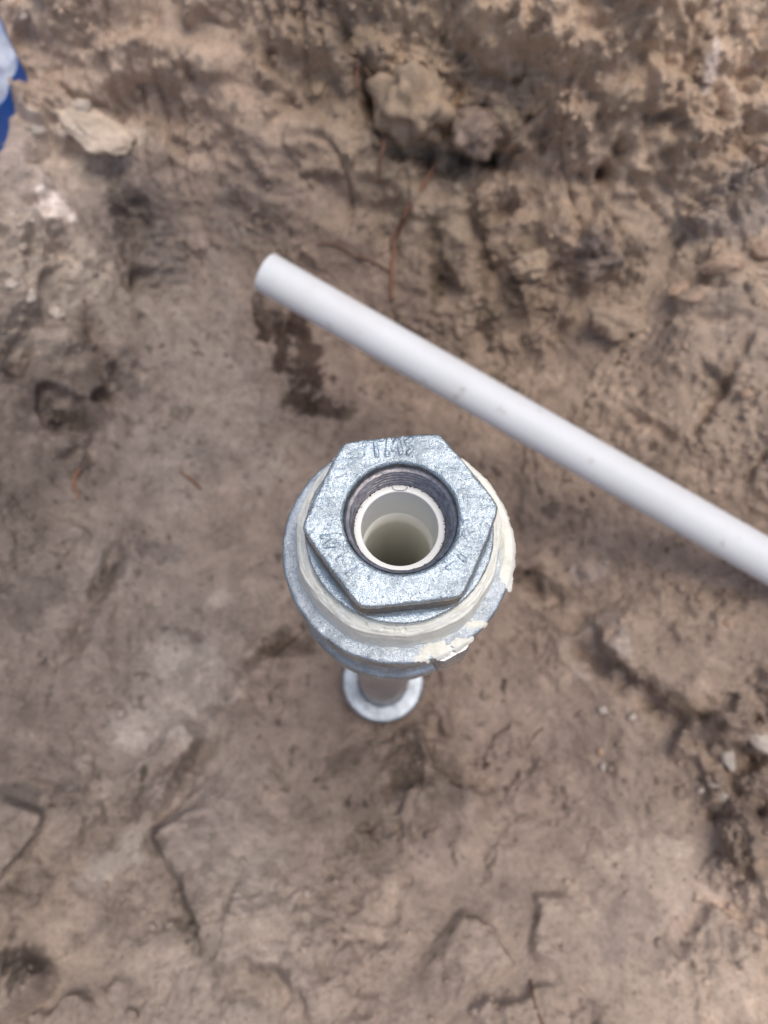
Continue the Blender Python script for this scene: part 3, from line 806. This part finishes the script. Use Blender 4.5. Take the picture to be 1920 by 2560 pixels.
sealant_patch('sealant_smear', lambda A, Bb, rr, an, nn: np.minimum(blob(A, Bb, 1130, 1580, 60, 16, .35, nn, .9) - .15, (R_COL - rr) / .0006), 0.0004)

# ------------------------------------------------------------------ the loose white pipe
d0 = ROT @ np.array([(664 - 960) / F, (1280 - 680) / F, -1.0]); d1 = ROT @ np.array([(1820 - 960) / F, (1280 - 1345) / F, -1.0])
E0 = CAM + d0 * 0.640; E1 = CAM + d1 * 0.612
ax_ = (E1 - E0) / np.linalg.norm(E1 - E0); Lp = 0.95
a_ = np.cross(ax_, [0, 0, 1.0]); a_ /= np.linalg.norm(a_); b_ = np.cross(ax_, a_)
prof = rounded([(0.0140, Lp), (0.0140, 0.0), (0.0167, 0.0), (0.0167, Lp)], 0.0009, 4)
pv, pf = lathe(dense(prof, 0.02), 72)
PV = pv[:, 0:1] * a_ + pv[:, 1:2] * b_ + pv[:, 2:3] * ax_
pp_ = mesh_obj('pvc_pipe', PV, pf[:, ::-1].copy(), PVC)
pp_.location = E0
tag(pp_, 'long white plastic pipe lying slantwise across the pit behind the well pipe', 'plastic pipe')

# ------------------------------------------------------------------ stones, slab and clods
def rock(name, px, py, w, h, t, ang, mat, label, cat='stone', group=None, sink=0.3, seed=0, facets=5, rough=0.16, colour=(146, 130, 114), cmin=0.55):
    loc, nr = hit(px, py); m = px2m(loc)
    r2 = np.random.default_rng(seed + 100)
    V = I4.copy() if w * m > 0.012 else I3.copy(); Fc = F4 if w * m > 0.012 else F3
    for _ in range(facets):
        d = r2.normal(size=3); d /= np.linalg.norm(d); c = r2.uniform(cmin, cmin + 0.3)
        e = V @ d - c; V = V - np.clip(e, 0, None)[:, None] * d * 0.9
    V = V * (1 + rough * fbm(V * 1.6 + seed * 3.7, 4, 0.55))[:, None]
    V = V * np.array([w, h, t]) * m / 2
    ca, sa = math.cos(ang), math.sin(ang)
    V = V @ np.array([[ca, sa, 0], [-sa, ca, 0], [0, 0, 1]])
    nr = 0.5 * nr / np.linalg.norm(nr) + 0.5 * np.array([0, 0, 1]); 
    q = Vector(nr).to_track_quat('Z', 'Y'); 
    X = np.array([1.0, 0, 0]); Zv = nr / np.linalg.norm(nr); X = X - Zv * X.dot(Zv); X /= np.linalg.norm(X); Yv = np.cross(Zv, X)
    V = V @ np.array([X, Yv, Zv])
    cc = None
    if mat is SOIL:
        cc = np.tile(1.4 * lin(*colour)[None], (len(V), 1)) * (1 + 0.22 * fbm(V * 60 + seed, 3))[:, None]
        V = V * (1 + 0.14 * fbm(V * 110 + seed, 4, 0.6))[:, None]
    o = mesh_obj(name, V, Fc, mat, colors=cc)
    o.location = loc + Zv * t * m / 2 * (1 - 2 * sink)
    return tag(o, label, cat, group)

PEB = 'pale stones and clay lumps lying on the soil'
rock('clay_lump', 236, 322, 205, 165, 48, -.35, SOIL, 'large pale grey clay slab jutting from the bank near the blue bag', 'clay lump', PEB, .34, 1, 9, .16, (184, 170, 155), cmin=.5)
rock('clay_lump', 198, 268, 52, 44, 40, .4, PALE, 'rounded pale lump sitting on the upper edge of the big clay slab', 'clay lump', PEB, .2, 2)
rock('clay_lump', 168, 305, 46, 40, 36, 0, PALE, 'small pale lump tucked against the left side of the big clay slab', 'clay lump', PEB, .25, 3)
rock('stone', 95, 322, 42, 30, 26, .1, PALE, 'pale wedge-shaped stone between the blue bag and the clay slab', 'stone', PEB, .25, 4)
rock('stone', 60, 40, 26, 18, 18, .6, WHITE_STONE, 'small whitish stone in the top left corner above the blue bag', 'stone', PEB, .25, 5)
rock('stone', 32, 712, 36, 28, 24, .3, PALE, 'dull pale stone at the left edge below the white chalk streak', 'stone', PEB, .3, 6)
rock('stone', 75, 740, 28, 40, 24, -.3, PALE, 'upright pale stone just right of the dull stone at the left edge', 'stone', PEB, .3, 7)
rock('stone', 143, 782, 38, 34, 28, 0, PALE, 'pale greyish rounded stone on the left bank above the dark crease', 'stone', PEB, .3, 8)
rock('clay_flake', 1700, 722, 78, 36, 24, .45, TAN, 'tan clay flake tilted on the right bank, larger one of a pair', 'clay flake', PEB, .15, 9, 7)
rock('clay_flake', 1735, 744, 62, 22, 20, .35, TAN, 'thin tan clay flake directly below the larger tilted flake', 'clay flake', PEB, .2, 10, 7)
rock('clay_lump', 1800, 668, 110, 34, 34, -.15, TAN, 'long knobbly tan clay ridge on the upper right bank', 'clay lump', PEB, .35, 11, 3, .3)
rock('clay_lump', 1905, 630, 60, 50, 44, .1, TAN, 'tan clay lump cut by the right edge above the white pipe', 'clay lump', PEB, .3, 12)
rock('clay_lump', 1862, 985, 34, 28, 26, .5, TAN, 'small tan lump lodged in the long crack of the right bank', 'clay lump', PEB, .2, 13)
rock('stone', 1812, 1892, 40, 76, 34, .12, WHITE_STONE, 'elongated cream stone standing in the crumbly hollow at lower right', 'stone', PEB, .25, 14, 3, .1)
rock('clay_lump', 1900, 1850, 90, 56, 46, -.45, PALE, 'big pale lump at the right edge above the elongated cream stone', 'clay lump', PEB, .3, 15)
rock('stone', 1783, 1958, 32, 18, 16, -.2, WHITE_STONE, 'flat cream chip just below the elongated cream stone', 'stone', PEB, .3, 16)
rock('stone', 1808, 1994, 26, 22, 18, 0, WHITE_STONE, 'small cream pebble lowest below the elongated cream stone', 'stone', PEB, .3, 17)
rock('stone', 1752, 1976, 22, 18, 16, 0, PALE, 'dull cream pebble left of the lowest cream pebble at lower right', 'stone', PEB, .3, 18)
rock('stone', 1508, 1774, 26, 22, 18, 0, WHITE_STONE, 'lone round whitish pebble below the long groove in the lower right soil', 'stone', PEB, .35, 19)
rock('stone', 1580, 1792, 26, 18, 18, .4, PALE, 'small pale pebble right of the lone whitish pebble, beside the groove end', 'stone', PEB, .35, 20)
rock('stone', 1500, 1880, 24, 20, 18, .2, TAN, 'tan pebble, upper one of a close pair in the lower right soil', 'stone', PEB, .35, 21)
rock('stone', 1507, 1919, 26, 22, 18, .2, WHITE_STONE, 'whitish pebble, lower one of a close pair in the lower right soil', 'stone', PEB, .35, 22)
rock('stone', 1822, 1562, 26, 24, 20, 0, TAN, 'single tan pebble on the smooth soil below the right end of the white pipe', 'stone', PEB, .35, 23)
rock('clay_lump', 1905, 385, 66, 62, 54, .2, TAN, 'tan clay knob at the right edge high on the pit wall', 'clay lump', PEB, .3, 24, 4, .22)

CL = 'soil clods clinging to the pit wall'
rock('soil_clod', 1040, 262, 190, 165, 150, -.2, SOIL, 'biggest soil clod hanging from the far pit wall over a dark hollow', 'soil clod', CL, .50, 31, 2, .42, (146, 129, 111))
rock('soil_clod', 1190, 330, 120, 110, 100, .3, SOIL, 'dark purplish soil clod right beside the biggest hanging clod', 'soil clod', CL, .56, 32, 2, .40, (136, 120, 108))
rock('soil_clod', 1320, 235, 110, 80, 90, .2, SOIL, 'wide soil clod high on the far wall, right of the hanging root', 'soil clod', CL, .56, 33, 2, .40, (152, 134, 115))
rock('soil_clod', 1265, 300, 90, 70, 80, -.3, SOIL, 'soil clod just above the dark hollow right of the hanging clods', 'soil clod', CL, .56, 34, 2, .40, (146, 130, 112))
rock('soil_clod', 1330, 660, 100, 70, 60, .2, SOIL, 'soil lump on the right wall slope left of the vertical spade groove', 'soil clod', CL, .58, 35, 2, .40, (150, 134, 117))
rock('soil_clod', 1545, 800, 130, 76, 60, -.2, SOIL, 'broad soil lump on the right wall just above the smooth spade cut', 'soil clod', CL, .58, 36, 2, .40, (146, 130, 114))
rock('soil_clod', 900, 110, 110, 90, 70, .4, SOIL, 'soil clod at the top of the far wall above the tan root stub', 'soil clod', CL, .58, 37, 2, .40, (144, 128, 110))
rock('soil_clod', 800, 205, 80, 110, 60, 0, SOIL, 'narrow upright soil clod left of the root stubs', 'soil clod', CL, .58, 38, 2, .40, (146, 128, 108))

# crumbs nobody would count: one object in the soil's own colours
pxp = (C3 - CAM) @ ROT      # camera axes
ux = 960 + F * pxp[:, 0] / -pxp[:, 2]; uy = 1280 - F * pxp[:, 1] / -pxp[:, 2]
inview = (ux > -80) & (ux < 2000) & (uy > -80) & (uy < 2640)
clump = np.clip(perlin(C3 * 16 + 33) + 0.25, 0, 1)
w = np.where(inview, ROUGH ** 1.5 * clump + 0.03, 0); w /= w.sum()
pick = rng.choice(len(C3), 8500, p=w)
nb = len(I1); vs_, fs_, cs_ = [], [], []; off = 0
shapes = [I1 * (1 + 0.35 * fbm(I1 * 1.7 + 11 * s, 2))[:, None] for s in range(8)]
for i in pick:
    s = 0.0011 * rng.lognormal(0, 0.5); s = min(s, 0.0048)
    q = shapes[rng.integers(8)] * s * rng.uniform(0.65, 1.25, 3)
    a = rng.uniform(0, 6.28); q = q @ np.array([[math.cos(a), math.sin(a), 0], [-math.sin(a), math.cos(a), 0], [0, 0, 1]])
    k = cidx[i]
    q = q + G[k] + NRM[k] * s * 0.35
    vs_.append(q); fs_.append(F1 + off); off += nb
    cs_.append(np.tile(COL[i] * rng.uniform(0.85, 1.25), (nb, 1)))
o = mesh_obj('soil_crumbs', np.vstack(vs_), np.vstack(fs_), SOIL, colors=np.vstack(cs_)); o['kind'] = 'stuff'

# ------------------------------------------------------------------ roots
RG = 'roots sticking out of the pit soil'
def root(name, pix, radii_px, mat, label, lift=0.6, cat='root', free=0.0, bend=0.0012):
    pts = []; rad = []
    for k, ((a, b), r) in enumerate(zip(pix, radii_px)):
        loc, nr = hit(a, b); m = px2m(loc); r = r * m * 0.58
        pts.append(loc + (nr * 0.5 + np.array([0, 0, .5])) * (r * lift + free * k / max(1, len(pix) - 1))); rad.append(r)
    v, f = tube(pts, rad, 9, bend, len(name) + len(pix))
    return tag(mesh_obj(name, v, f, mat), label, cat, RG)
root('root', [(1090,405),(1078,429),(1055,467),(1026,513),(1000,576),(984,600),(983,634),(980,695),(978,752)], [6,8,10,11,12,12,11,10,8], ROOT_RED, 'longest reddish root running down to the white pipe, forked near its middle', 1.0)
root('root', [(964,240),(962,255),(960,322),(954,362),(948,420),(948,458)], [5,6,7,7,6,3], ROOT_RED, 'thin straight reddish root left of the big hanging soil clod', 2.2, free=.006)
root('root', [(912,170),(910,200),(909,247),(909,308)], [7,8,8,6], ROOT_TAN, 'stout tan root stub hanging down before the dark hollow', 4.0, free=0.02)
root('root', [(886,150),(887,178),(884,200),(883,228)], [5,6,6,4], ROOT_RED, 'short orange-brown root beside the stout tan stub', 2.6, free=.008)
root('root', [(1166,222),(1150,250),(1133,276),(1112,308),(1097,336)], [5,6,6,5,3], ROOT_TAN, 'slender slanting root on the big hanging soil clod', 1.2)
root('root', [(793,613),(826,610),(858,622),(890,641),(945,662),(972,680)], [3,5,6,6,6,5], ROOT_BROWN, 'thin brown side root just above the white pipe', 0.5)
root('root', [(220,1150),(198,1175),(185,1205),(190,1228),(198,1248)], [6,8,9,8,5], ROOT_RED, 'crooked dark red root end on the left pit side', 0.4)
root('root', [(448,1182),(470,1195),(490,1212),(503,1224)], [6,8,8,5], ROOT_BROWN, 'short dark brown root bit on the smooth floor left of the bushing', 0.5)
root('twig', [(1326,2452),(1330,2485),(1340,2515),(1352,2550),(1362,2580)], [5,6,6,7,7], ROOT_BROWN, 'curved grey-brown twig at the bottom edge of the picture', 0.8, 'twig')
root('twig', [(1357,1820),(1340,1838),(1318,1866),(1295,1893)], [3,4,4,2], ROOT_BROWN, 'thin straight dark twig on the soil right of the lower coupling', 0.5, 'twig')

# ------------------------------------------------------------------ blue bag at the left edge
def bag():
    k = NT('blue_plastic_film'); c = k.coord()
    blue = (0.012, 0.11, 0.46); pale = (0.52, 0.56, 0.60)
    geo = k.n('ShaderNodeVertexColor'); geo.layer_name = 'soil'
    dust = k.ramp(k.noise(c, 60, 5, 0.65), [(0.3, (0.55, 0.55, 0.55)), (0.7, (1, 1, 1))])
    f_ = k.mix(1.0, geo.outputs['Color'], dust, 'MULTIPLY')
    col = k.mix(f_, blue, pale)
    br = k.ramp(k.noise(c, 130, 4, 0.6), [(0.55, (0, 0, 0)), (0.72, (0.5, 0.5, 0.5))])
    br2 = k.mix(1.0, br, geo.outputs['Color'], 'MULTIPLY')
    col = k.mix(br2, col, tuple(lin(150, 134, 118)))
    mat = k.set(Base_Color=col, Roughness=0.38, Specular_IOR_Level=0.5, Normal=k.bump(k.noise(c, 40, 3, 0.5), 0.004, 0.4))
    zb = 0.014                      # it lies on the bank and follows its slope
    H = 0.008
    top = [(-10,20),(10,76),(44,146),(26,200),(-2,258),(-42,326),(-80,470),(-330,430),(-420,200),(-360,-60),(-220,-120),(-80,-80)]
    ring = np.array([ray_base(a, b, zb + H)[:2] for a, b in top])
    c0 = ring.mean(0)
    # resample the outline
    Lr = np.r_[0, np.cumsum(np.linalg.norm(np.diff(np.vstack([ring, ring[:1]]), axis=0), axis=1))]
    s = np.linspace(0, Lr[-1], 160, endpoint=False); rc = np.vstack([ring, ring[:1]])
    O = np.stack([np.interp(s, Lr, rc[:, 0]), np.interp(s, Lr, rc[:, 1])], -1)
    V, Cc = [], []
    levels = [(0.97, -H - .035, 0), (1.0, -H * .55, 0), (1.0, -0.003, .05), (0.997, -0.0005, .35), (0.990, 0.0, .75), (0.97, .001, .95), (0.85, .002, 1), (0.7, .004, 1), (0.5, .005, 1), (0.3, .005, 1), (0.12, .005, 1), (0.01, .005, 1)]
    for sc_, dz, d in levels:
        for q in O:
            xy = c0 + (q - c0) * sc_; V.append((xy[0], xy[1], float(base_h(xy[0], xy[1])) + zb + H + dz)); Cc.append((d, d, d))
    V = np.array(V); Cc = np.array(Cc)
    inner_ = Cc[:, 0]
    V[:, 2] += inner_ * 0.006 * fbm(V * 28 + 3, 3)
    V[:, :2] += 0.0012 * np.stack([fbm(V * 50, 2), fbm(V * 50 + 9, 2)], -1)
    Fc = grid_faces(160, len(levels), True)
    o = mesh_obj('plastic_bag', V, Fc, mat, colors=Cc)
    return tag(o, 'blue plastic bag with a dusty pale top poking in at the left edge', 'plastic bag')
bag()
